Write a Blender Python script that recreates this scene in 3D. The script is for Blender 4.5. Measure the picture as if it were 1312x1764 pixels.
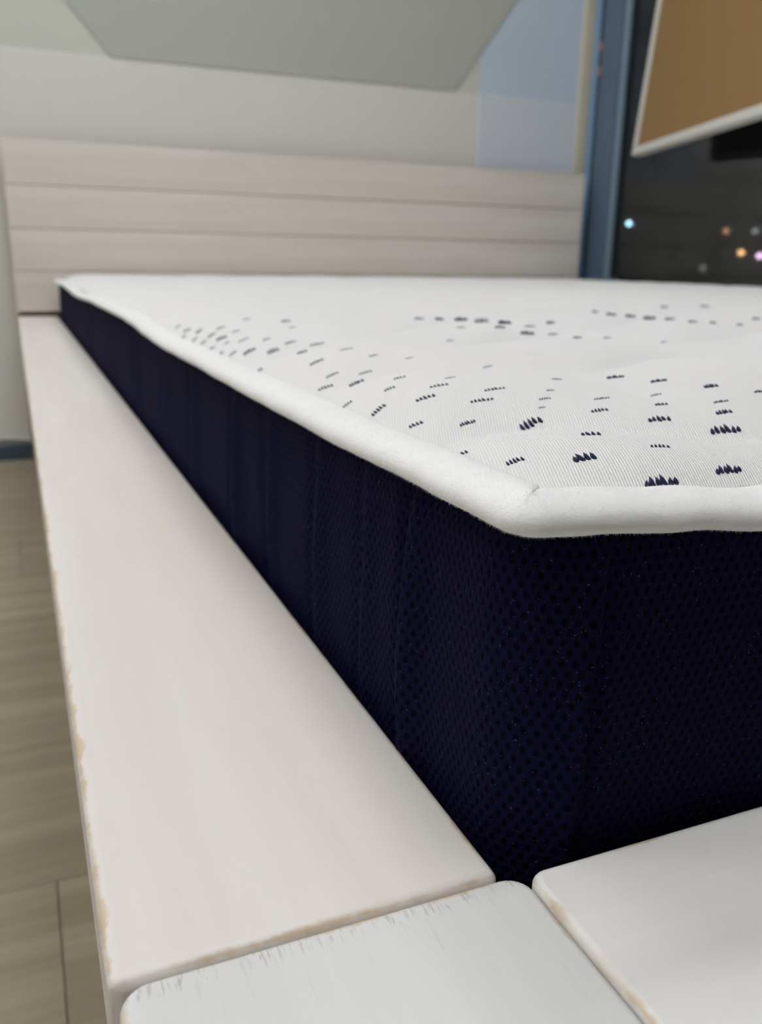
import bpy, bmesh, math, random
from mathutils import Vector, Matrix, noise
random.seed(7)
for o in list(bpy.data.objects): bpy.data.objects.remove(o)
S = bpy.context.scene
COL = S.collection
# ---------------------------------------------------------------- camera (solved from the vanishing points of the bed frame)
H = 0.134                    # metres from the rail tops up to the lens
ZC = 3.6 * H                 # lens height above the floor
FPX = 1476.63; CX, CY = 656.0, 882.0
XV = Vector((0.92361064, -0.09364491, 0.37171765))     # bed axes seen in image axes (right, down, forward)
YV = Vector((-0.38302353, -0.26434018, 0.88510861))
ZV = Vector((0.015374, -0.95987234, -0.28001561))
cam = bpy.data.cameras.new('camera'); camo = bpy.data.objects.new('camera', cam); COL.objects.link(camo)
right = Vector((XV[0], YV[0], ZV[0])); down = Vector((XV[1], YV[1], ZV[1])); fwd = Vector((XV[2], YV[2], ZV[2]))
M = Matrix((right, -down, -fwd)).transposed().to_4x4(); M.translation = (0, 0, ZC)
camo.matrix_world = M
cam.sensor_fit = 'VERTICAL'; cam.sensor_height = 24.0; cam.lens = FPX / 1764 * 24.0
cam.clip_start = 0.01; cam.clip_end = 300
cam.dof.use_dof = True; cam.dof.focus_distance = 0.200; cam.dof.aperture_fstop = 12.5
S.camera = camo
# ---------------------------------------------------------------- world, exposure
w = bpy.data.worlds.new('night'); S.world = w; w.use_nodes = True
w.node_tree.nodes['Background'].inputs[0].default_value = (0.020, 0.022, 0.026, 1)
w.node_tree.nodes['Background'].inputs[1].default_value = 0.9
S.view_settings.view_transform = 'Standard'; S.view_settings.look = 'None'
S.view_settings.gamma = 1.0; S.view_settings.use_curve_mapping = False
S.view_settings.exposure = 0.0
LAMP = 11.7                  # emission strength of the shop's ceiling light panels

def ray(px, py):
    d = Vector((px - CX, py - CY, FPX)); return Vector((XV.dot(d), YV.dot(d), ZV.dot(d))).normalized()
def P(x, y, z):              # bed units (lens = origin, 1 = H) to metres
    return Vector((x * H, y * H, z * H + ZC))
def lin(r, g, b):
    f = lambda c: ((c / 255 + 0.055) / 1.055) ** 2.4 if c > 10 else c / 255 / 12.92
    return (f(r), f(g), f(b), 1)
def lerp_tab(t, x):
    if x <= t[0][0]: return t[0][1]
    for (a, va), (b, vb) in zip(t, t[1:]):
        if x <= b:
            k = (x - a) / (b - a); k = k * k * (3 - 2 * k); return va + (vb - va) * k
    return t[-1][1]

# ---------------------------------------------------------------- materials
class NT:
    def __init__(s, name):
        s.m = bpy.data.materials.new(name); s.m.use_nodes = True; s.t = s.m.node_tree
        s.b = s.t.nodes['Principled BSDF']; s.out = s.t.nodes['Material Output']
    def n(s, typ, **kw):
        o = s.t.nodes.new(typ)
        for k, v in kw.items():
            if k.startswith('i_'): o.inputs[k[2:].replace('_', ' ')].default_value = v
            else: setattr(o, k, v)
        return o
    def l(s, a, b): s.t.links.new(a, b)
    def math(s, op, a, b=None, clamp=False):
        o = s.t.nodes.new('ShaderNodeMath'); o.operation = op; o.use_clamp = clamp
        for i, v in enumerate((a, b)):
            if v is None: continue
            if isinstance(v, (int, float)): o.inputs[i].default_value = v
            else: s.l(v, o.inputs[i])
        return o.outputs[0]
    def ramp(s, v, a, b, lo=0.0, hi=1.0):
        o = s.t.nodes.new('ShaderNodeMapRange'); o.interpolation_type = 'SMOOTHSTEP'
        s.l(v, o.inputs[0])
        for i, x in zip((1, 2, 3, 4), (a, b, lo, hi)): o.inputs[i].default_value = x
        return o.outputs[0]
    def mix(s, f, a, b):
        o = s.t.nodes.new('ShaderNodeMix'); o.data_type = 'RGBA'
        if isinstance(f, (int, float)): o.inputs[0].default_value = f
        else: s.l(f, o.inputs[0])
        for i, v in ((6, a), (7, b)):
            if isinstance(v, tuple): o.inputs[i].default_value = v
            else: s.l(v, o.inputs[i])
        return o.outputs[2]
    def coord(s, scale=(1, 1, 1), src='Object'):
        tc = s.t.nodes.new('ShaderNodeTexCoord'); mp = s.t.nodes.new('ShaderNodeMapping')
        mp.inputs['Scale'].default_value = scale; s.l(tc.outputs[src], mp.inputs[0]); return mp.outputs[0]
    def noise(s, vec, scale, detail=3, rough=0.55):
        o = s.n('ShaderNodeTexNoise', i_Scale=scale, i_Detail=detail, i_Roughness=rough); s.l(vec, o.inputs['Vector']); return o.outputs['Fac']
    def bump(s, hgt, strength, dist):
        o = s.n('ShaderNodeBump', i_Strength=strength, i_Distance=dist); s.l(hgt, o.inputs['Height']); s.l(o.outputs[0], s.b.inputs['Normal']); return o
    def base(s, c, rough=0.6, spec=0.4):
        if isinstance(c, tuple): s.b.inputs['Base Color'].default_value = c
        else: s.l(c, s.b.inputs['Base Color'])
        s.b.inputs['Roughness'].default_value = rough; s.b.inputs['Specular IOR Level'].default_value = spec
        return s

def plain(name, c, rough=0.6, spec=0.4, var=0.06, scale=6.0, metal=0.0):
    t = NT(name); f = t.noise(t.coord(), scale)
    dk = tuple(x * (1 - var) for x in c[:3]) + (1,); lt = tuple(min(1, x * (1 + var)) for x in c[:3]) + (1,)
    t.base(t.mix(f, dk, lt), rough, spec); t.b.inputs['Metallic'].default_value = metal
    return t.m
def whitewash(name, axis, c0, c1, streak=None, wear=1.0):
    """whitewashed wood, paint rubbed through to bare timber along the edges"""
    t = NT(name); sc = [30, 30, 30]; sc[axis] = 2.2
    co = t.coord(); g = t.noise(t.coord(tuple(sc)), 1.0, 5, 0.6)
    big = t.noise(t.coord(tuple(x * 0.35 for x in sc)), 1.0, 2)
    col = t.mix(t.ramp(g, 0.3, 0.75), c0, c1)
    col = t.mix(t.ramp(big, 0.5, 0.72, 0, 0.45), col, tuple(x * y for x, y in zip(c0[:3], (0.90, 0.86, 0.80))) + (1,))
    at = t.n('ShaderNodeAttribute', attribute_name='half')
    ab = t.n('ShaderNodeVectorMath', operation='ABSOLUTE'); t.l(co, ab.inputs[0])
    su = t.n('ShaderNodeVectorMath', operation='SUBTRACT'); t.l(at.outputs['Vector'], su.inputs[0]); t.l(ab.outputs[0], su.inputs[1])
    sp = t.n('ShaderNodeSeparateXYZ'); t.l(su.outputs[0], sp.inputs[0]); a, b, c = sp.outputs
    med = t.math('MAXIMUM', t.math('MINIMUM', a, b), t.math('MINIMUM', t.math('MAXIMUM', a, b), c))
    n1 = t.noise(co, 55, 4, 0.65); n2 = t.noise(co, 420, 2)
    d = t.math('ADD', med, t.math('MULTIPLY', t.math('SUBTRACT', n1, 0.54), 0.006))
    d = t.math('ADD', d, t.math('MULTIPLY', t.math('SUBTRACT', n2, 0.5), 0.0016))
    wm = t.math('MULTIPLY', t.ramp(d, 0.0003, 0.0016, 1, 0), wear)
    n3 = t.noise(co, 38, 3, 0.6)
    wm = t.math('MULTIPLY', wm, t.ramp(n3, 0.36, 0.52, 0.25, 0.8))
    col = t.mix(wm, col, lin(196, 174, 143))
    if streak:                      # short grey brush marks where the brush met the joint
        sp2 = t.n('ShaderNodeSeparateXYZ'); t.l(su.outputs[0], sp2.inputs[0]); sp3 = t.n('ShaderNodeSeparateXYZ'); t.l(co, sp3.inputs[0])
        mk = t.ramp(t.noise(t.coord((1300, 170, 1)), 1.0, 2, 0.6), 0.53, 0.62)
        zone = t.math('MULTIPLY', t.ramp(sp2.outputs[1], 0.003, 0.0065, 1, 0), t.math('GREATER_THAN', sp3.outputs[1], 0))
        zone = t.math('MULTIPLY', zone, t.ramp(t.noise(t.coord((70, 0, 0)), 1.0, 2), 0.35, 0.6))
        col = t.mix(t.math('MULTIPLY', t.math('MULTIPLY', mk, zone), 0.5), col, lin(140, 128, 116))
        mk2 = t.ramp(t.noise(t.coord((700, 40, 1)), 1.0, 3, 0.7), 0.6, 0.72, 0, 0.2)
        col = t.mix(mk2, col, lin(178, 170, 162))
    t.base(col, 0.42, 0.4)
    t.bump(t.math('ADD', g, t.math('MULTIPLY', n2, 0.25)), 0.25, 0.0006)
    return t.m
MAT = {}
WW = (lin(214, 208, 203), lin(224, 219, 214))
MAT['wood_y'] = whitewash('whitewashed_wood_lengthwise', 1, *WW)
MAT['wood_x'] = whitewash('whitewashed_wood_crosswise', 0, lin(218, 216, 212), lin(228, 226, 223))
MAT['wood_block'] = whitewash('whitewashed_wood_block', 1, lin(207, 206, 204), lin(217, 217, 215), streak=True)
MAT['wood_head'] = whitewash('whitewashed_wood_headboard', 0, lin(216, 208, 200), lin(226, 220, 214), wear=0.35)
MAT['bare'] = plain('bare_timber', lin(150, 126, 100), 0.7)
MAT['wall'] = plain('white_wall_paint', lin(214, 213, 207), 0.75, 0.3, 0.02)
MAT['wall_up'] = plain('grey_green_wall_paint', lin(199, 202, 192), 0.75, 0.3, 0.02)
MAT['trap'] = plain('dull_grey_green_sheet', lin(176, 180, 171), 0.6, 0.3, 0.03, 3)
MAT['pale_blue'] = plain('pale_blue_lit_wall', lin(190, 204, 219), 0.6, 0.35, 0.03)  # bluish light on the wall, put into the colour
MAT['pale_blue_low'] = plain('pale_blue_lit_wall_low', lin(204, 212, 222), 0.6, 0.35, 0.03)  # the same bluish light painted paler on the lower wall
MAT['cream'] = plain('cream_trim_paint', lin(196, 190, 172), 0.6)
MAT['ceil'] = plain('ceiling_paint', lin(225, 225, 222), 0.85, 0.2, 0.02)
MAT['teal'] = plain('dark_teal_baseboard_vinyl', lin(62, 82, 96), 0.5, 0.4, 0.08)
MAT['cable'] = plain('pale_cable_sheath', lin(190, 186, 180), 0.5)
MAT['steel'] = plain('blue_grey_frame_paint', lin(84, 103, 124), 0.45, 0.5, 0.06)
MAT['steel_lt'] = plain('light_blue_frame_edge', lin(150, 186, 218), 0.4, 0.5, 0.05)
MAT['gasket'] = plain('black_gasket_rubber', lin(30, 33, 44), 0.6, 0.3, 0.1)
MAT['bead'] = plain('grey_glazing_bead', lin(120, 142, 156), 0.4, 0.5, 0.05)
MAT['frame_glint'] = plain('orange_glint', lin(196, 120, 88), 0.4, 0.5, 0.1, 40)  # colour of a small orange reflection on the window frame
MAT['white_frame'] = plain('white_lacquered_frame', lin(205, 203, 196), 0.45, 0.4, 0.03)
MAT['asphalt'] = plain('night_asphalt', lin(40, 40, 40), 0.9, 0.2, 0.2, 3)
MAT['dark_metal'] = plain('dark_post_metal', lin(40, 42, 46), 0.6, 0.4, 0.1)
MAT['fitting'] = plain('white_lamp_housing', lin(230, 230, 230), 0.5)
t = NT('tan_cork'); cn = t.noise(t.coord(), 240, 4, 0.7); c2 = t.noise(t.coord(), 9, 3)
t.base(t.mix(t.ramp(c2, 0.3, 0.7), t.mix(cn, lin(132, 105, 64), lin(152, 122, 80)), t.mix(cn, lin(138, 107, 70), lin(150, 118, 80))), 0.8, 0.2); t.bump(cn, 0.4, 0.0008); MAT['cork'] = t.m
def emis(name, c, k):
    t = NT(name); t.base(c); f = t.noise(t.coord(), 3.0)
    t.l(t.mix(f, c, tuple(x * 0.94 for x in c[:3]) + (1,)), t.b.inputs['Emission Color']); t.b.inputs['Emission Strength'].default_value = k; return t.m
MAT['lamp'] = emis('light_panel_diffuser', (0.965, 0.97, 1.0, 1), LAMP)
# laminate floor plank
t = NT('greige_laminate'); g = t.noise(t.coord((1.6, 26, 26)), 1.0, 5, 0.62); g2 = t.noise(t.coord((6, 120, 120)), 1.0, 3, 0.6)
oi = t.n('ShaderNodeObjectInfo')
c = t.mix(t.ramp(g, 0.3, 0.72), lin(133, 123, 102), lin(163, 154, 132)); c = t.mix(t.ramp(g2, 0.45, 0.75, 0, 0.4), c, lin(116, 105, 86))
c = t.mix(t.math('MULTIPLY', oi.outputs['Random'], 0.3), c, lin(126, 116, 96)); t.base(c, 0.45, 0.4); t.bump(g2, 0.2, 0.0006); MAT['floor'] = t.m
MAT['subfloor'] = plain('floor_joint_base', lin(118, 109, 92), 0.8)
# glass
t = NT('window_glass'); tr = t.n('ShaderNodeBsdfTransparent'); gl = t.n('ShaderNodeBsdfGlossy', i_Roughness=0.02)
fr = t.n('ShaderNodeFresnel', i_IOR=1.45); mx = t.n('ShaderNodeMixShader'); sm = t.noise(t.coord(), 2.0)
tr.inputs[0].default_value = (0.86, 0.9, 0.9, 1)
t.l(t.math('MULTIPLY', fr.outputs[0], t.ramp(sm, 0.2, 0.8, 0.9, 1.0)), mx.inputs[0]); t.l(tr.outputs[0], mx.inputs[1]); t.l(gl.outputs[0], mx.inputs[2]); t.l(mx.outputs[0], t.out.inputs['Surface']); MAT['glass'] = t.m
# white knitted mattress cover
t = NT('white_knit_cover')
def sinw(vec_out, k): return t.math('SINE', t.math('MULTIPLY', vec_out, k))
tc = t.n('ShaderNodeTexCoord'); sp = t.n('ShaderNodeSeparateXYZ'); wob = t.n('ShaderNodeVectorMath', operation='ADD')
nz = t.n('ShaderNodeTexNoise', i_Scale=40.0); t.l(tc.outputs['Object'], nz.inputs['Vector'])
scv = t.n('ShaderNodeVectorMath', operation='SCALE'); scv.inputs['Scale'].default_value = 0.0012; t.l(nz.outputs['Color'], scv.inputs[0])
t.l(tc.outputs['Object'], wob.inputs[0]); t.l(scv.outputs[0], wob.inputs[1]); t.l(wob.outputs[0], sp.inputs[0])
kx = 2 * math.pi / 0.00105
w1 = sinw(t.math('ADD', sp.outputs[0], t.math('MULTIPLY', sp.outputs[1], 0.5)), kx); w2 = sinw(t.math('SUBTRACT', sp.outputs[1], t.math('MULTIPLY', sp.outputs[0], 0.25)), kx)
wv = t.math('MULTIPLY', w1, w2); fz = t.noise(tc.outputs['Object'], 900, 2)
hgt = t.math('ADD', wv, t.math('MULTIPLY', fz, 0.6))
cc = t.mix(t.ramp(wv, -0.9, 0.4), lin(220, 217, 213), lin(240, 240, 240)); big = t.noise(tc.outputs['Object'], 7, 2)
cc = t.mix(t.ramp(big, 0.4, 0.7, 0, 0.35), cc, lin(238, 234, 228))
t.base(cc, 0.85, 0.2); t.b.inputs['Sheen Weight'].default_value = 0.15; t.bump(hgt, 0.55, 0.0004); MAT['cover'] = t.m
# plush tape
t = NT('white_plush_tape'); o_ = t.coord(); f1 = t.noise(o_, 1400, 3, 0.7); f2 = t.noise(o_, 160, 3, 0.6)
t.base(t.mix(f2, lin(229, 228, 226), lin(240, 240, 239)), 0.95, 0.1); t.b.inputs['Sheen Weight'].default_value = 0.3
t.bump(t.math('ADD', t.math('MULTIPLY', f1, 0.5), f2), 0.5, 0.0009); MAT['tape'] = t.m
# navy spacer mesh with staggered oval eyelets (UV in metres: along, up)
t = NT('navy_mesh_border'); uv = t.n('ShaderNodeUVMap', uv_map='metres'); sp = t.n('ShaderNodeSeparateXYZ'); jit = t.n('ShaderNodeVectorMath', operation='ADD')
nz = t.n('ShaderNodeTexNoise', i_Scale=70.0, i_Detail=2.0); t.l(uv.outputs[0], nz.inputs['Vector']); sv = t.n('ShaderNodeVectorMath', operation='SCALE'); sv.inputs['Scale'].default_value = 0.0022; t.l(nz.outputs['Color'], sv.inputs[0])
t.l(uv.outputs[0], jit.inputs[0]); t.l(sv.outputs[0], jit.inputs[1]); t.l(jit.outputs[0], sp.inputs[0])
PX, PY = 0.0031, 0.0026
row = t.math('DIVIDE', sp.outputs[1], PY); rf = t.math('FLOOR', row); rr = t.math('SUBTRACT', t.math('SUBTRACT', row, rf), 0.5)
colx = t.math('ADD', t.math('DIVIDE', sp.outputs[0], PX), t.math('MULTIPLY', t.math('MODULO', rf, 2.0), 0.5))
cr = t.math('SUBTRACT', t.math('SUBTRACT', colx, t.math('FLOOR', colx)), 0.5)
dd = t.math('SQRT', t.math('ADD', t.math('POWER', t.math('MULTIPLY', cr, 2.0), 2.0), t.math('POWER', t.math('MULTIPLY', rr, 1.15), 2.0)))
hole = t.ramp(dd, 0.18, 0.66)
rib = t.math('SINE', t.math('MULTIPLY', sp.outputs[0], 2 * math.pi / 0.00062)); fib = t.noise(t.coord((1, 1, 0.3)), 2600, 2)
hg = t.math('ADD', hole, t.math('ADD', t.math('MULTIPLY', rib, 0.10), t.math('MULTIPLY', fib, 0.35)))
cc = t.mix(hole, (0.0019, 0.0020, 0.008, 1), (0.0066, 0.0066, 0.031, 1))
spk = t.ramp(t.noise(t.coord(), 1500, 1), 0.70, 0.78, 0, 0.8); cc = t.mix(spk, cc, (0.10, 0.10, 0.16, 1))  # fibre sparkle painted in as random lighter specks
t.base(cc, 0.78, 0.04); t.b.inputs['Sheen Weight'].default_value = 0.012; t.b.inputs['Sheen Tint'].default_value = (0.2, 0.2, 0.75, 1); t.b.inputs['Sheen Roughness'].default_value = 0.4
t.bump(hg, 0.9, 0.0007); MAT['navy'] = t.m
t = NT('navy_yarn'); f = t.noise(t.coord(), 1500, 2); t.base(t.mix(f, lin(22, 24, 52), lin(52, 56, 96)), 0.7, 0.3); MAT['yarn'] = t.m

# ---------------------------------------------------------------- object helpers
def link(name, me, mat, parent=None, loc=None, smooth=False):
    me.materials.append(mat) if not me.materials else None
    if smooth:
        for p in me.polygons: p.use_smooth = True
    o = bpy.data.objects.new(name, me); COL.objects.link(o)
    if parent: o.parent = parent
    if loc is not None: o.location = loc
    return o
def tag(o, label, cat, group=None):
    o['label'] = label; o['category'] = cat
    if group: o['group'] = group
    return o
def struct(o): o['kind'] = 'structure'; return o
def empty(name, loc=(0, 0, 0)):
    o = bpy.data.objects.new(name, None); COL.objects.link(o); o.location = loc; o.empty_display_size = 0.05; return o
def rbox_mesh(name, half, r=0.002, seg=3, plan=0.0):
    bm = bmesh.new(); bmesh.ops.create_cube(bm, size=2.0)
    for v in bm.verts: v.co = Vector((v.co.x * half[0], v.co.y * half[1], v.co.z * half[2]))
    if plan > 0:
        ed = [e for e in bm.edges if abs((e.verts[0].co - e.verts[1].co).normalized().z) > 0.9]
        bmesh.ops.bevel(bm, geom=ed, offset=plan, segments=6, profile=0.5, affect='EDGES')
        ed = [e for e in bm.edges if abs(e.verts[0].co.z - e.verts[1].co.z) < 1e-6]
    else: ed = bm.edges[:]
    if r > 0: bmesh.ops.bevel(bm, geom=ed, offset=r, segments=seg, profile=0.5, affect='EDGES')
    me = bpy.data.meshes.new(name); bm.to_mesh(me); bm.free()
    a = me.attributes.new('half', 'FLOAT_VECTOR', 'POINT'); a.data.foreach_set('vector', list(half) * len(me.vertices))
    if r > 0:
        for p in me.polygons: p.use_smooth = max(abs(c) for c in p.normal) < 0.9999
    return me
def box(name, lo, hi, mat, parent=None, r=0.0015, seg=2, plan=0.0):
    lo = Vector(lo); hi = Vector(hi); c = (lo + hi) / 2
    me = rbox_mesh(name, tuple((hi - lo) / 2), r, seg, plan)
    base = parent.location if parent else Vector((0, 0, 0))
    return link(name, me, mat, parent, c - base)
def mesh(name, V, F, mat, parent=None, smooth=True, loc=None):
    me = bpy.data.meshes.new(name); me.from_pydata([tuple(v) for v in V], [], F); me.update()
    return link(name, me, mat, parent, loc, smooth)
def tube(name, pts, r, mat, parent=None, n=8):
    V, F = [], []
    for i, p in enumerate(pts):
        d = (Vector(pts[min(i + 1, len(pts) - 1)]) - Vector(pts[max(i - 1, 0)])).normalized()
        a = d.cross(Vector((0.12, 0.3, 0.95))).normalized(); b = d.cross(a)
        V += [Vector(p) + r * (math.cos(2 * math.pi * k / n) * a + math.sin(2 * math.pi * k / n) * b) for k in range(n)]
    for i in range(len(pts) - 1):
        F += [(i * n + k, i * n + (k + 1) % n, (i + 1) * n + (k + 1) % n, (i + 1) * n + k) for k in range(n)]
    F += [tuple(range(n))[::-1], tuple(range(len(V) - n, len(V)))]
    return mesh(name, V, F, mat, parent)

# ================================================================ the room
RX0, RX1, RY0, RY1, RZ = -2.3, 11.95 * H, -2.6, 17.0 * H, 2.75
fl = struct(box('floor', (RX0, RY0, -0.08), (RX1 + 0.12, RY1 + 0.1, -0.008), MAT['subfloor'], r=0))
PW, PL = 0.19, 1.28
y0 = 4.72 * H; ky = math.ceil((y0 - RY0) / PW)
pm = {}
r_ = 0
for k in range(-ky, 40):
    ya = max(y0 + k * PW, RY0); yb = min(y0 + (k + 1) * PW, RY1)
    if yb - ya < 0.02: continue
    off = (-0.012 if k == -1 else random.uniform(-PL, 0))
    xs = [RX0]; x = off - math.ceil((off - RX0) / PL) * PL
    while x < RX1:
        if x - RX0 > 0.06 and RX1 - x > 0.06: xs.append(x)
        x += PL
    xs.append(RX1)
    for a, b in zip(xs, xs[1:]):
        key = (round(b - a, 4), round(yb - ya, 4))
        if key not in pm:
            pm[key] = rbox_mesh('plank', ((b - a) / 2 - 0.0003, (yb - ya) / 2 - 0.0003, 0.004), 0.0005, 1); pm[key].materials.append(MAT['floor'])
        o = bpy.data.objects.new('plank', pm[key]); COL.objects.link(o); o.parent = fl
        o.location = Vector(((a + b) / 2, (ya + yb) / 2, -0.004)) - fl.location
struct(box('ceiling', (RX0, RY0, RZ), (RX1 + 0.12, RY1 + 0.1, RZ + 0.08), MAT['ceil'], r=0))
struct(box('wall_left', (RX0 - 0.1, RY0, 0), (RX0, RY1 + 0.1, RZ), MAT['wall'], r=0))
struct(box('wall_front', (RX0, RY0 - 0.1, 0), (RX1 + 0.12, RY0, RZ), MAT['wall'], r=0))
wb = struct(box('wall_back', (RX0, RY1, 0), (RX1 + 0.12, RY1 + 0.1, RZ), MAT['wall_up'], r=0))
zb = ZC + 3.31 * H
# lower wall lining, its top edge the light line behind the headboard
struct(box('trim_1', (RX0, RY1 - 0.012, 0), (9.12 * H, RY1, zb), MAT['wall'], r=0.002))
struct(box('blue_lit_slab_low', (9.12 * H, RY1 - 0.014, 0), (11.5 * H, RY1, zb), MAT['pale_blue_low'], r=0.002))  # this slab and the next show bluish light by their colour
struct(box('blue_lit_slab_up', (9.12 * H, RY1 - 0.010, zb), (11.5 * H, RY1, RZ), MAT['pale_blue'], r=0.001))
struct(box('trim_6', (RX0, RY1 - 0.0100, zb), (9.12 * H, RY1, RZ), MAT['wall_up'], r=0))
struct(box('trim_4', (11.5 * H, RY1 - 0.022, 0), (11.76 * H, RY1, RZ), MAT['cream'], r=0.004))
struct(box('baseboard_back', (RX0, RY1 - 0.030, 0), (11.5 * H, RY1 - 0.014, 0.036), MAT['teal'], r=0.002))
# thin, darker grey-green shape with sloping sides set against the upper wall
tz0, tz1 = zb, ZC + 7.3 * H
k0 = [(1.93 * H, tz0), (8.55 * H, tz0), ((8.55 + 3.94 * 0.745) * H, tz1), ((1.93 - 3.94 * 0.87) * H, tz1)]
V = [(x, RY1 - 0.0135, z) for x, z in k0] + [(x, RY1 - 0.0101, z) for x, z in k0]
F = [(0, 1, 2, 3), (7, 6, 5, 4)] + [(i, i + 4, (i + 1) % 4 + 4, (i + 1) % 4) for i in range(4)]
o = mesh('slanted_shape', V, F, MAT['trap'], smooth=False)
tag(o, 'thin dull grey-green shape with slanting sides on the wall above the headboard', 'wall board')
# cable lying along the top of the baseboard
pts = [(RX0 + 0.05 + i * 0.03, RY1 - 0.0195 + 0.0015 * math.sin(i * 1.3), 0.050 + 0.004 * math.sin(i * 0.8) + 0.003 * math.sin(i * 0.31)) for i in range(96)]
tag(tube('cable', pts, 0.0045, MAT['cable']), 'thin pale cable running along the wall just above the dark teal baseboard', 'cable')

# ---------------------------------------------------------------- shop window in the side wall
X1 = RX1
wr = struct(box('wall_right', (X1, RY0, 0), (X1 + 0.12, RY1, 0.30), MAT['wall'], r=0))
struct(box('trim_5', (X1, RY0, 2.45), (X1 + 0.12, RY1, RZ), MAT['wall'], r=0))
win = struct(empty('window_1', (X1, RY1, 0.30)))
zA, zB = 0.30, 2.45
yc = RY1
def wpart(n, ya, yb, xa, xb, mat, za=zA, zb_=zB, r=0.002): return box(n, (X1 + xa, ya, za), (X1 + xb, yb, zb_), MAT[mat], win, r)
wpart('corner_strip', yc - 0.022, yc - 0.001, -0.024, 0.012, 'steel_lt')
wpart('gasket', yc - 0.044, yc - 0.022, -0.006, 0.012, 'gasket', r=0)
wpart('post', yc - 0.130, yc - 0.044, -0.016, 0.012, 'steel', r=0.004)
wpart('glazing_bead', yc - 0.148, yc - 0.130, -0.010, 0.012, 'bead', r=0.003)
wpart('gasket', yc - 0.158, yc - 0.148, 0.002, 0.012, 'gasket', r=0)
for yy in (0.55, -1.0):
    wpart('post', yy - 0.04 - 1.0, yy + 0.04 - 1.0, -0.016, 0.06, 'steel', r=0.004)
wpart('bottom_rail', RY0 + 0.01, yc - 0.165, -0.010, 0.06, 'steel', zA, zA + 0.075, 0.003)
wpart('top_rail', RY0 + 0.01, yc - 0.165, -0.010, 0.06, 'steel', zB - 0.06, zB, 0.003)
wpart('bracket', yc - 0.20, yc - 0.06, -0.030, -0.004, 'steel', zA + 0.075, zA + 0.148, 0.004)
ys = [yc - 0.158, -0.41, -1.96, RY0 + 0.02]
for a, b in zip(ys, ys[1:]):
    wpart('pane', b - 0.03, a, 0.005, 0.009, 'glass', zA + 0.07, zB - 0.055, 0)
for zz in (4.42, 3.95):
    wpart('copper_glint', yc - 0.046, yc - 0.030, -0.013, -0.004, 'frame_glint', ZC + zz * H - 0.012, ZC + zz * H + 0.012, 0.003)  # small orange reflections on the frame, built as copper pieces

# ================================================================ the bed
bed = empty('platform_bed', (0, 0, 0))
tag(bed, 'whitewashed wooden platform bed with worn edges and a plank headboard', 'bed')
ZR = ZC - H                      # top of the rails
T = 0.033                        # board thickness seen at the side
X0, XI = 0.030 * H, 0.674 * H    # left rail, outer and inner edge
XR = 11.45 * H
YF = 1.052 * H; YH = 16.42 * H
box('side_rail', (X0, YF + 0.0002, ZR - T), (XI, YH - 0.002, ZR), MAT['wood_y'], bed, 0.0024, 4)
box('side_rail', (XR - (XI - X0), YF + 0.0002, ZR - T), (XR, YH - 0.002, ZR), MAT['wood_y'], bed, 0.0024, 4)
YN = 0.36 * H
box('corner_block', (X0 + 0.0015, YN, ZR - T), (0.7135 * H, YF - 0.0002, ZR - 0.0004), MAT['wood_block'], bed, 0.0020, 4, 0.0062)
box('corner_block', (XR - 0.682 * H, YN, ZR - T), (XR - 0.0015, YF - 0.0002, ZR - 0.0004), MAT['wood_block'], bed, 0.0020, 4, 0.0062)
box('foot_board', (0.7165 * H, YN, ZR - T), (XR - 0.692 * H, 1.043 * H, ZR + 0.0002), MAT['wood_x'], bed, 0.0021, 4, 0.0045)
# recessed plinth and base under the boards
for a, b in (((0.05, 0.085, 0.0), (XR - 0.05, 0.115, ZR - T)), ((0.05, YH - 0.10, 0.0), (XR - 0.05, YH - 0.07, ZR - T)),
             ((0.05, 0.115, 0.0), (0.08, YH - 0.10, ZR - T)), ((XR - 0.08, 0.115, 0.0), (XR - 0.05, YH - 0.10, ZR - T))):
    box('plinth', a, b, MAT['bare'], bed, 0.001)
for i in range(13):
    ya = 0.17 + i * 0.152
    box('slat', (0.081, ya, ZC - 1.66 * H - 0.02), (XR - 0.081, ya + 0.09, ZC - 1.66 * H), MAT['bare'], bed, 0.001)
# headboard of stacked planks with shallow V joints
hb = box('headboard', (0.05 * H, YH + 0.022, 0.0), (XR + 0.02 * H, YH + 0.040, ZC + 1.80 * H), MAT['bare'], bed, 0.001)
lines = [1.86, 1.150, 0.455, -0.248, -0.925]
for i, (a, b) in enumerate(zip(lines, lines[1:])):
    lo = Vector((0.030 * H, YH, ZC + b * H + 0.0007)); hi = Vector((XR + 0.05 * H, YH + 0.022, ZC + a * H - 0.0007))
    if i == 3: hi.z -= 0
    me = rbox_mesh('plank', tuple((hi - lo) / 2), 0.0014, 2)
    link('plank', me, MAT['wood_head'], hb, (lo + hi) / 2 - hb.location)

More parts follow.
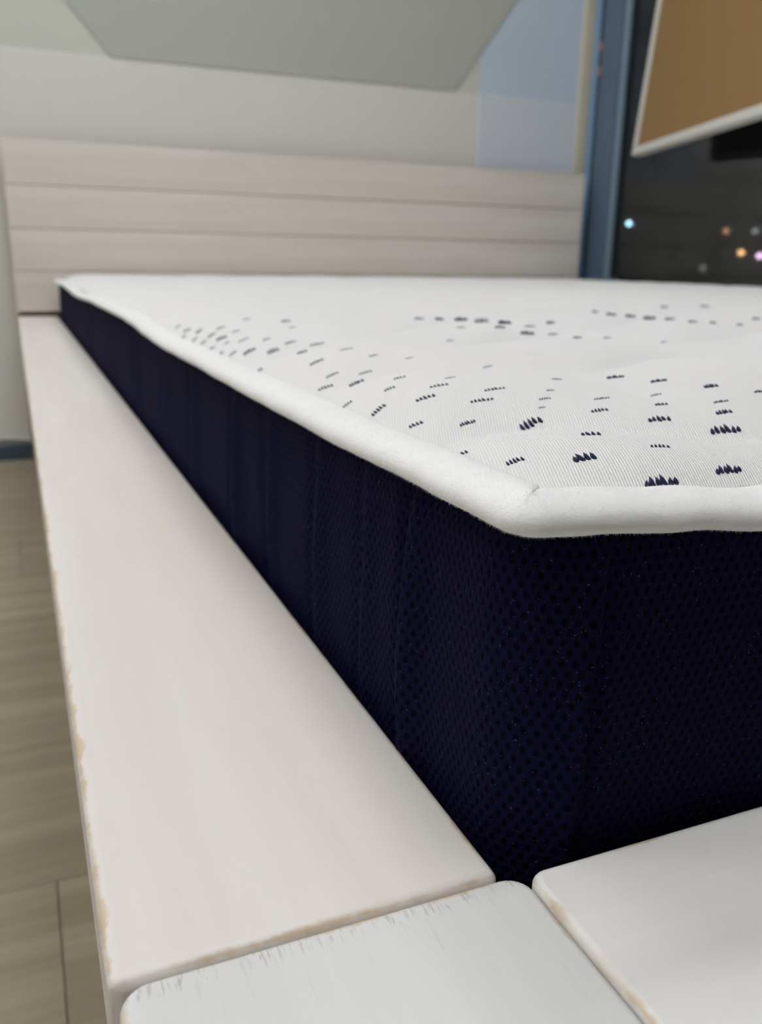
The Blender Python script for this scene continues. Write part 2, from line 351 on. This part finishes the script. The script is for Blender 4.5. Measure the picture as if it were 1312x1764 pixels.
# ================================================================ the mattress
XL, YB = 0.700, 1.080            # centre line of the plush edge tape (bed units)
XRm, YHm = 10.72, 16.14
mat_root = empty('mattress', P((XL + XRm) / 2, (YB + YHm) / 2, -1.66))
MO = mat_root.location.copy()
tag(mat_root, 'thick mattress with white quilted navy-flecked top and navy mesh sides', 'mattress')
TL = [(1.0, -.392), (1.4, -.400), (1.9, -.412), (2.7, -.420), (3.7, -.424), (4.4, -.432), (6.1, -.395), (8.3, -.405), (10.8, -.440), (13.5, -.405), (16.2, -.425)]
TF = [(.66, -.392), (.80, -.400), (.98, -.414), (1.17, -.432), (1.6, -.425), (2.4, -.41), (4.0, -.43), (7, -.41), (10.7, -.42)]
def tape_bottom(x, y):
    dl, df, dr, dh = abs(x - XL), abs(y - YB), abs(x - XRm), abs(y - YHm)
    if min(dl, df) <= min(dr, dh): return lerp_tab(TL, y) if dl < df else lerp_tab(TF, x)
    return -.42 + .012 * math.sin(3 * x + 1.7 * y)
def ztop(x, y):
    u = max(0, min(x - XL - .04, XRm - .04 - x)); v = max(0, min(y - YB - .04, YHm - .04 - y))
    e = (1 - math.exp(-u / .15)) * (1 - math.exp(-v / .26)); e2 = (1 - math.exp(-u / .07)) * (1 - math.exp(-v / .09))
    q = abs(math.sin(math.pi * (y - 1.44 + .13 * math.sin(2 * math.pi * x / 1.15)) / .75))
    q2 = abs(math.sin(math.pi * (x - .42 + .10 * math.sin(2 * math.pi * y / 1.3)) / 1.02))
    puff = .058 * (q ** .45 - .62) * (.4 + .6 * q2 ** .6)
    n = noise.noise(Vector((x * 1.1, y * 1.1, 3.0))) * .010 + noise.noise(Vector((x * 4, y * 4, 9.0))) * .0035
    eu, ev = math.exp(-u / .10), math.exp(-v / .10)
    near_l = x - XL < XRm - x; near_f = y - YB < YHm - y
    zl = lerp_tab(TL, y) if near_l else -.42; zf = lerp_tab(TF, x) if near_f else -.42
    edge = -.372 + (zl + .028 + .372) * eu + (zf + .028 + .372) * ev * (1 - eu)
    crown = .018 * min(1, u / 4) * min(1, v / 4)
    return edge + .088 * e + (puff + n) * e2 + crown
def spacing(a, b, d0, g, dmax):
    xs = [a]; d = d0
    while xs[-1] + d < b: xs.append(xs[-1] + d); d = min(d * g, dmax)
    xs.append(b); return xs
gx = spacing(XL - .012, XRm - .02, .012, 1.012, .09); gy = spacing(YB - .012, YHm - .02, .012, 1.011, .09)
V = [P(x, y, ztop(x, y)) - MO for y in gy for x in gx]; n = len(gx)
F = [(j * n + i, j * n + i + 1, (j + 1) * n + i + 1, (j + 1) * n + i) for j in range(len(gy) - 1) for i in range(n - 1)]
top = mesh('top_cover', V, F, MAT['cover'], mat_root)
top['label'] = 'white knitted quilted top panel'
# perimeter paths: rounded rectangle, finely sampled near the camera's corner
def perim(x0, y0, x1, y1, r, fine):
    pts = []
    def seg(a, b):
        L = (Vector(b) - Vector(a)).length; s = 0.0
        while s < L:
            p = Vector(a).lerp(Vector(b), s / L); pts.append(p)
            dn = math.hypot(p.x - XL, p.y - YB); s += max(fine, min(.12, fine + dn * .016))
    def arc(cx, cy, a0, a1, k):
        for i in range(k): a = a0 + (a1 - a0) * i / k; pts.append(Vector((cx + r * math.cos(a), cy + r * math.sin(a))))
    pi = math.pi
    seg((x0, y1 - r), (x0, y0 + r)); arc(x0 + r, y0 + r, pi, 1.5 * pi, 14)
    seg((x0 + r, y0), (x1 - r, y0)); arc(x1 - r, y0 + r, 1.5 * pi, 2 * pi, 8)
    seg((x1, y0 + r), (x1, y1 - r)); arc(x1 - r, y1 - r, 0, .5 * pi, 8)
    seg((x1 - r, y1), (x0 + r, y1)); arc(x0 + r, y1 - r, .5 * pi, pi, 8)
    return pts
def sweep(pts, prof):        # prof(p, k) -> list of (outward, z) in bed units
    V = []; m = None; N = len(pts)
    for i, p in enumerate(pts):
        d = (pts[(i + 1) % N] - pts[i - 1]).normalized(); o = Vector((-d.y, d.x)) * -1   # outward for a counter-clockwise walk
        o = Vector((d.y, -d.x))
        pr = prof(p, i, o); m = len(pr)
        V += [P(p.x + o.x * a, p.y + o.y * a, z) - MO for a, z in pr]
    return V, m
tp = perim(XL, YB, XRm, YHm, .014, .010)
def tape_prof(p, i, o):
    zb = tape_bottom(p.x, p.y); rz = .031; rx = .046; zb -= .006
    wob = .006 * noise.noise(Vector((p.x * 3, p.y * 3, 1.0))) + .003 * noise.noise(Vector((p.x * 11, p.y * 11, 4.0)))
    out = []; arc = min(abs(o.x), abs(o.y)) > .02
    run = min(p.y - YB, YHm - p.y) if abs(o.x) > abs(o.y) else min(p.x - XL, XRm - p.x)
    lim = -.013 if arc else -max(.013, run)      # mitred where two sides meet
    for k in range(18):
        a = 2 * math.pi * k / 18; ca, sa = math.cos(a), math.sin(a)
        sq = lambda c, e: math.copysign(abs(c) ** e, c)
        z = zb + rz + rz * sq(sa, .8); x = rx * sq(ca, .75) + wob - .030 * max(0, sa) + .008 * max(0, -sa)
        out.append((max(x, lim), z))
    return out
V, m = sweep(tp, tape_prof); N = len(tp)
F = [(i * m + k, ((i + 1) % N) * m + k, ((i + 1) % N) * m + (k + 1) % m, i * m + (k + 1) % m) for i in range(N) for k in range(m)]
tape = mesh('edge_tape', V, F, MAT['tape'], mat_root); tape['label'] = 'white plush edge tape'
# short plush nap on the tape where the camera comes close
rnd = random.Random(3); NV, NF = [], []; tv = [v.co.copy() for v in tape.data.vertices]
near = [i for i, p in enumerate(tp) if p.x < 1.6 and p.y < 2.4]
for _ in range(16000):
    i = near[int(len(near) * rnd.random())]; k = rnd.randrange(m); i2 = (i + 1) % len(tp); a, b = rnd.random(), rnd.random()
    A, B, C = tv[i * m + k], tv[i2 * m + k], tv[i * m + (k + 1) % m]; c = A + (B - A) * a + (C - A) * b
    nr = (B - A).cross(C - A)
    if nr.length < 1e-14: continue
    nr.normalize(); d = (nr + Vector((rnd.uniform(-.9, .9), rnd.uniform(-.9, .9), rnd.uniform(-.9, .5)))).normalized()
    sd = d.cross(Vector((rnd.uniform(-1, 1), rnd.uniform(-1, 1), rnd.uniform(-1, 1)))).normalized() * .00003; s0 = len(NV)
    NV += [c - sd, c + sd, c + d * rnd.uniform(.0003, .0008)]; NF.append((s0, s0 + 1, s0 + 2))
nap = mesh('plush_nap', NV, NF, MAT['tape'], tape, False); nap['kind'] = 'stuff'
# navy border with pulled folds
LF = [(1.50, .026, .05), (1.78, .008, .04), (2.11, .014, .06), (2.60, .012, .07), (3.08, .016, .08), (3.9, .015, .10), (4.7, .012, .12), (5.9, .014, .15), (7.4, .014, .2), (9.6, .014, .25), (12, .014, .3)]
FF = [(.845, .010, .018), (1.32, .010, .06), (1.9, .010, .1), (2.8, .012, .12), (4, .012, .15), (6, .012, .2), (8, .012, .2)]
RC = .16
np_ = perim(XL + .005, YB + .005, XRm - .005, YHm - .005, RC, .010)
LV = [-1.655, -1.5, -1.3, -1.15, -1.05] + [-1.0 + .02 * i for i in range(32)]
def navy_prof(p, i, o):
    out = []
    for z in LV:
        tt = max(0, min(1, (z + 1.655) / 1.25)); b = .016 * math.sin(math.pi * tt) - .012
        f = 0
        if abs(p.x - XL) < .2 or abs(p.y - YB) < .2:
            if o.x < -.75: tab, c = LF, p.y
            else: tab, c = FF, p.x
            amp = math.sin(math.pi * max(0, min(1, (z + 1.3) / .92))) ** .8 if z > -1.3 else 0
            for c0, a, s in tab:
                dz = c - c0 - .05 * (z + .75)
                if abs(dz) < 4 * s: f += 1.8 * amp * a * (math.exp(-(dz / s) ** 2) - 1.1 * math.exp(-((dz - 1.1 * s) / (.7 * s)) ** 2))
        f += .006 * noise.noise(Vector((p.x * 2.2, p.y * 2.2, z * 2))) - .003
        pull = -.035 * math.exp(-((z + .385) / .05) ** 2)
        out.append((b + f + pull, z))
    return out
V, m = sweep(np_, navy_prof); N = len(np_)
F = []; UV = []; cum = [0.0]
for i in range(N): cum.append(cum[-1] + (np_[(i + 1) % N] - np_[i]).length * H)
for i in range(N):
    for k in range(m - 1):
        F.append((i * m + k, ((i + 1) % N) * m + k, ((i + 1) % N) * m + k + 1, i * m + k + 1))
        UV += [(cum[i], LV[k] * H + 1), (cum[i + 1], LV[k] * H + 1), (cum[i + 1], LV[k + 1] * H + 1), (cum[i], LV[k + 1] * H + 1)]
F.append(tuple(i * m for i in range(N))[::-1]); UV += [(0, 0)] * N
bord = mesh('side_border', V, F, MAT['navy'], mat_root); bord['label'] = 'navy blue mesh side border'
ul = bord.data.uv_layers.new(name='metres')
for i, c in enumerate(UV): ul.data[i].uv = c
# navy yarn flecks woven through the cover
def fleck_geo(kk, seed):
    rnd = random.Random(seed); V, F = [], []
    for j in range(kk):
        x = (j - (kk - 1) / 2) * .0015; L = .0036 * (1 - .35 * abs(2 * j / (kk - 1) - 1)) * rnd.uniform(.8, 1.15)
        d = Vector((rnd.uniform(-.45, -.1), 1.0, rnd.uniform(.5, .9))).normalized(); a = d.cross(Vector((0, 0, 1))).normalized(); b = a.cross(d)
        c0 = Vector((x, rnd.uniform(-.0004, .0004), .0003)); s = len(V)
        V.append(c0 - d * L * .5)
        for tt, rr in ((-.25, .00058), (.2, .00046)):
            V += [c0 + d * L * tt + rr * (math.cos(k * math.pi / 2.5) * a + math.sin(k * math.pi / 2.5) * b) for k in range(5)]
        V.append(c0 + d * L * .55)
        for k in range(5):
            F += [(s, s + 1 + (k + 1) % 5, s + 1 + k), (s + 1 + k, s + 1 + (k + 1) % 5, s + 6 + (k + 1) % 5, s + 6 + k), (s + 6 + k, s + 6 + (k + 1) % 5, s + 11)]
    return V, F
FK = []
for kk, sd in ((6, 1), (5, 2), (4, 3), (5, 4)):
    V, F = fleck_geo(kk, sd); me = bpy.data.meshes.new('yarn_fleck'); me.from_pydata([tuple(v) for v in V], [], F); me.materials.append(MAT['yarn'])
    for p in me.polygons: p.use_smooth = True
    FK.append((me, V, F))
spots = []
def hit(px, py):                 # where the line of sight through a pixel meets the quilted surface
    d = ray(px, py); k = 1.0
    while k < 30:
        x, y, z = d.x * k, d.y * k, d.z * k
        if x > XL + .03 and y > YB + .03 and z <= ztop(x, y): return x, y
        k += .004
    return None
seen = []
C5 = [(938, 760, 150, 1), (1185, 715, 115, 1), (655, 670, 140, .9), (400, 680, 80, 1), (195, 655, 78, .8), (935, 622, 92, .4), (1175, 567, 116, 1), (932, 525, 100, .8),
      (680, 578, 110, .5), (458, 540, 106, 1), (225, 538, 62, 1), (35, 543, 76, .8), (712, 490, 76, .6), (1170, 497, 84, .7), (278, 453, 82, .5), (70, 443, 84, .6),
      (510, 447, 52, .5), (940, 468, 86, .4), (720, 445, 70, .3), (920, 431, 60, .3), (1160, 457, 72, .4), (325, 411, 78, .4), (120, 397, 78, .4), (770, 367, 76, .7),
      (930, 381, 72, .7), (1122, 401, 80, .7), (1300, 420, 60, .6), (530, 415, 44, .4), (555, 373, 36, .4), (160, 368, 50, .3), (300, 327, 40, .3), (500, 478, 40, .3),
      (120, 152, 44, 1), (200, 154, 50, 1), (275, 160, 56, 1), (360, 167, 60, 1), (445, 205, 50, .9), (530, 165, 44, .7), (630, 220, 44, .6), (740, 220, 40, .5), (695, 125, 36, .8),
      (755, 135, 40, 1), (825, 142, 44, 1), (895, 149, 46, 1), (970, 152, 40, .9), (1055, 161, 36, .7), (1130, 165, 36, .7), (45, 150, 40, .7), (345, 182, 46, .6), (540, 207, 40, .5),
      (950, 106, 36, .5), (1100, 104, 36, .5), (200, 182, 36, .5), (455, 178, 40, .5), (160, 230, 30, .3), (950, 236, 36, .4), (10, 295, 34, .3), (1230, 172, 36, .6), (1290, 150, 36, .6)]
C4 = [(190, 236, 40, 1), (245, 240, 44, 1), (175, 265, 30, 1), (225, 277, 34, .8), (265, 290, 40, .8), (300, 258, 44, .7), (345, 272, 48, .8), (303, 317, 44, 1), (338, 347, 46, 1), (370, 292, 36, .7),
      (398, 340, 36, .9), (472, 332, 56, 1), (578, 330, 60, 1), (428, 420, 34, 1), (508, 425, 60, .9), (445, 278, 44, .5), (548, 276, 50, .4), (655, 291, 56, .5), (775, 300, 60, .4), (710, 336, 66, .6),
      (775, 380, 74, .7), (630, 495, 46, .5), (635, 195, 60, .5), (665, 222, 40, .3), (410, 240, 40, .4), (845, 438, 70, .5), (955, 475, 86, .8), (1105, 500, 74, .7), (815, 495, 76, .7), (915, 570, 70, .7),
      (1055, 597, 90, .8), (790, 577, 40, .7), (1050, 707, 26, .8), (995, 428, 70, .4), (1150, 450, 80, .4), (910, 320, 60, .3), (1030, 350, 50, .5), (340, 225, 44, .6), (150, 218, 30, .7), (460, 185, 40, .4)]
for x0, y0, s0, tab in ((700, 480, 2.144, C5), (250, 480, 2.624, C4)):
    for cx, cy, wd, th in tab:
        q = hit(x0 + cx / s0, y0 + cy / s0)
        if q is None: continue
        depth = (q[0] * fwd.x + q[1] * fwd.y) * H + .28 * .3 * H
        th = min(1.5, th * (1.7 if q[1] > 2.7 else 1.0))
        spots.append((q[0], q[1], max(.35, min(1.6, 1.12 * wd / s0 / FPX * depth / .0088)), th))
        seen.append(q)
DX, DY = .21, .17               # the same weave carried on beyond the part in view
for (ya, yb) in ((1.175, 2.25), (2.95, 4.6)):
    for j in range(int((yb - ya) / DY) + 1):
        for i in range(50):
            x = .80 + i * DX + (.5 * DX if j % 2 else 0) + random.uniform(-.02, .02); yy = ya + j * DY + random.uniform(-.02, .02)
            if x > XRm - .12: continue
            v = Vector((x, yy, ztop(x, yy))); fx = CX + FPX * v.dot(right) / v.dot(fwd)
            if yb < 5 and fx < 1330: continue
            spots.append((x, yy, max(.4, .7 + .3 * math.sin(j * 1.9 + i * .55) + random.uniform(-.1, .1)), .7))
spots.sort(key=lambda s: math.hypot(s[0], s[1]) - .0)
RV, RF = [], []
for q, (x, y, sc, th) in enumerate(spots):
    e = .02; nrm = Vector((-(ztop(x + e, y) - ztop(x - e, y)) / (2 * e), -(ztop(x, y + e) - ztop(x, y - e)) / (2 * e), 1)).normalized()
    rot = Vector((0, 0, 1)).rotation_difference(nrm).to_matrix().to_4x4() @ Matrix.Rotation(random.uniform(-.2, .2), 4, 'Z')
    me, V, F = FK[q % 4]
    mw = Matrix.Translation(P(x, y, ztop(x, y)) - MO) @ rot @ Matrix.Diagonal((sc, max(.6, sc) * th, max(.6, sc) * (.4 + .6 * th), 1))
    if q < 290:
        o = bpy.data.objects.new('yarn_fleck', me); COL.objects.link(o); o.parent = top; o.matrix_local = mw
    else:
        s = len(RV); RV += [mw @ v for v in V]; RF += [tuple(s + i for i in f) for f in F]
o = mesh('yarn_flecks', RV, RF, MAT['yarn'], top); o['kind'] = 'stuff'

# ================================================================ hanging cork board by the window
bl = P(11.1, 0, 0); r0 = ray(1095, 270); BL = Vector((0, 0, ZC)) + r0 * (11.1 * H / r0.x)
dh = -ray(525, 449); dh.z = 0; dh.normalize()
nrm = ray(1095, 270).cross(ray(1140, 0)); dv = nrm.cross(dh).normalized()
if dv.z < 0: dv = -dv
BW, BH, FWD = 5.0 * H, 0.62, 0.020
root = empty('cork_board', BL)
tag(root, 'tan cork board in a white frame hanging beside the dark shop window', 'board')
nn = dh.cross(dv).normalized()
R3 = Matrix((dh, dv, nn)).transposed().to_4x4()
def bpart(n, a, b, m, r=0.003):
    a = Vector(a); b = Vector(b); me = rbox_mesh(n, tuple((b - a) / 2), r, 2); o = link(n, me, MAT[m], root)
    o.matrix_local = R3 @ Matrix.Translation((a + b) / 2); return o
bpart('cork_panel', (FWD * .8, FWD * .8, -0.006), (BW - FWD * .8, BH - FWD * .8, 0.006), 'cork', 0.001)
bpart('frame_rail', (0, 0, -0.013), (BW, FWD, 0.013), 'white_frame')
bpart('frame_rail', (0, BH - FWD, -0.013), (BW, BH, 0.013), 'white_frame')
bpart('frame_stile', (0, FWD, -0.013), (FWD * .8, BH - FWD, 0.013), 'white_frame')
bpart('frame_stile', (BW - FWD * .8, FWD, -0.013), (BW, BH - FWD, 0.013), 'white_frame')
for uu in (0.12, 0.88):
    pt = R3 @ Vector((BW * uu, BH - 0.004, 0)); tube('hanging_wire', [pt, Vector((pt.x, pt.y, RZ - BL.z))], 0.0012, MAT['dark_metal'], root, 6)

# ================================================================ night outside: ground and distant lamps
struct(box('ground_outside', (RX1 + 0.12, -30, -0.30), (90, 90, -0.20), MAT['asphalt'], r=0))
LMP = [((1083, 385), 62, (.45, .72, 1.0), 60, .16, 'pale blue street lamp glowing alone near the window post'),
       ((1250, 398), 55, (1.0, .42, .22), 6.0, .17, 'dim reddish lamp seen through the window, left of the faint grey one'),
       ((1276, 435), 58, (1.0, .50, .22), 20, .17, 'orange lamp glowing low in the night beyond the window'),
       ((1308, 441), 60, (1.0, .62, .95), 22, .17, 'pink-white lamp at the right edge of the night view'),
       ((1300, 398), 64, (.8, .85, .9), 4, .17, 'faint grey lamp above the pink one in the night view'),
       ((1210, 462), 50, (.8, .85, .75), 1.8, .20, 'faint low greyish lamp just above the mattress edge')]
for (px, py), D, c, k, rad, lab in LMP:
    p = Vector((0, 0, ZC)) + ray(px, py) * D; root = empty('street_lamp', (p.x, p.y, -0.2))
    tag(root, lab, 'street lamp', 'lamps in the night outside')
    zt = p.z + .2
    tube('post', [(0, 0, 0), (0, 0, zt - rad * .9)], .04, MAT['dark_metal'], root)
    bm = bmesh.new(); bmesh.ops.create_icosphere(bm, subdivisions=2, radius=rad); me = bpy.data.meshes.new('lamp_globe'); bm.to_mesh(me); bm.free()
    link('lamp_globe', me, emis('glow_' + lab[:10], c + (1,), k), root, (0, 0, zt), True)
    tube('base_collar', [(0, 0, 0), (0, 0, .12)], .09, MAT['dark_metal'], root)

# ================================================================ ceiling light panels of the shop
k = 0
pos = ['in the back left corner', 'above the left side of the bed', 'above the right half of the bed',
       'in the front left corner', 'in the front row centre', 'in the front right corner by the window'
       ]
for yy in (1.35, -0.05):
    for xx in (-1.7, -0.65, 0.40):
        root = empty('ceiling_light', (xx, yy, RZ))
        tag(root, 'flat rectangular ceiling light panel ' + pos[k], 'ceiling light', 'ceiling light panels'); k += 1
        box('diffuser', (xx - .29, yy - .29, RZ - .030), (xx + .29, yy + .29, RZ - .012), MAT['lamp'], root, 0.002)
        for a, b in (((-.31, -.31), (.31, -.29)), ((-.31, .29), (.31, .31)), ((-.31, -.29), (-.29, .29)), ((.29, -.29), (.31, .29))):
            box('frame_bar', (xx + a[0], yy + a[1], RZ - .034), (xx + b[0], yy + b[1], RZ), MAT['fitting'], root, 0.002)
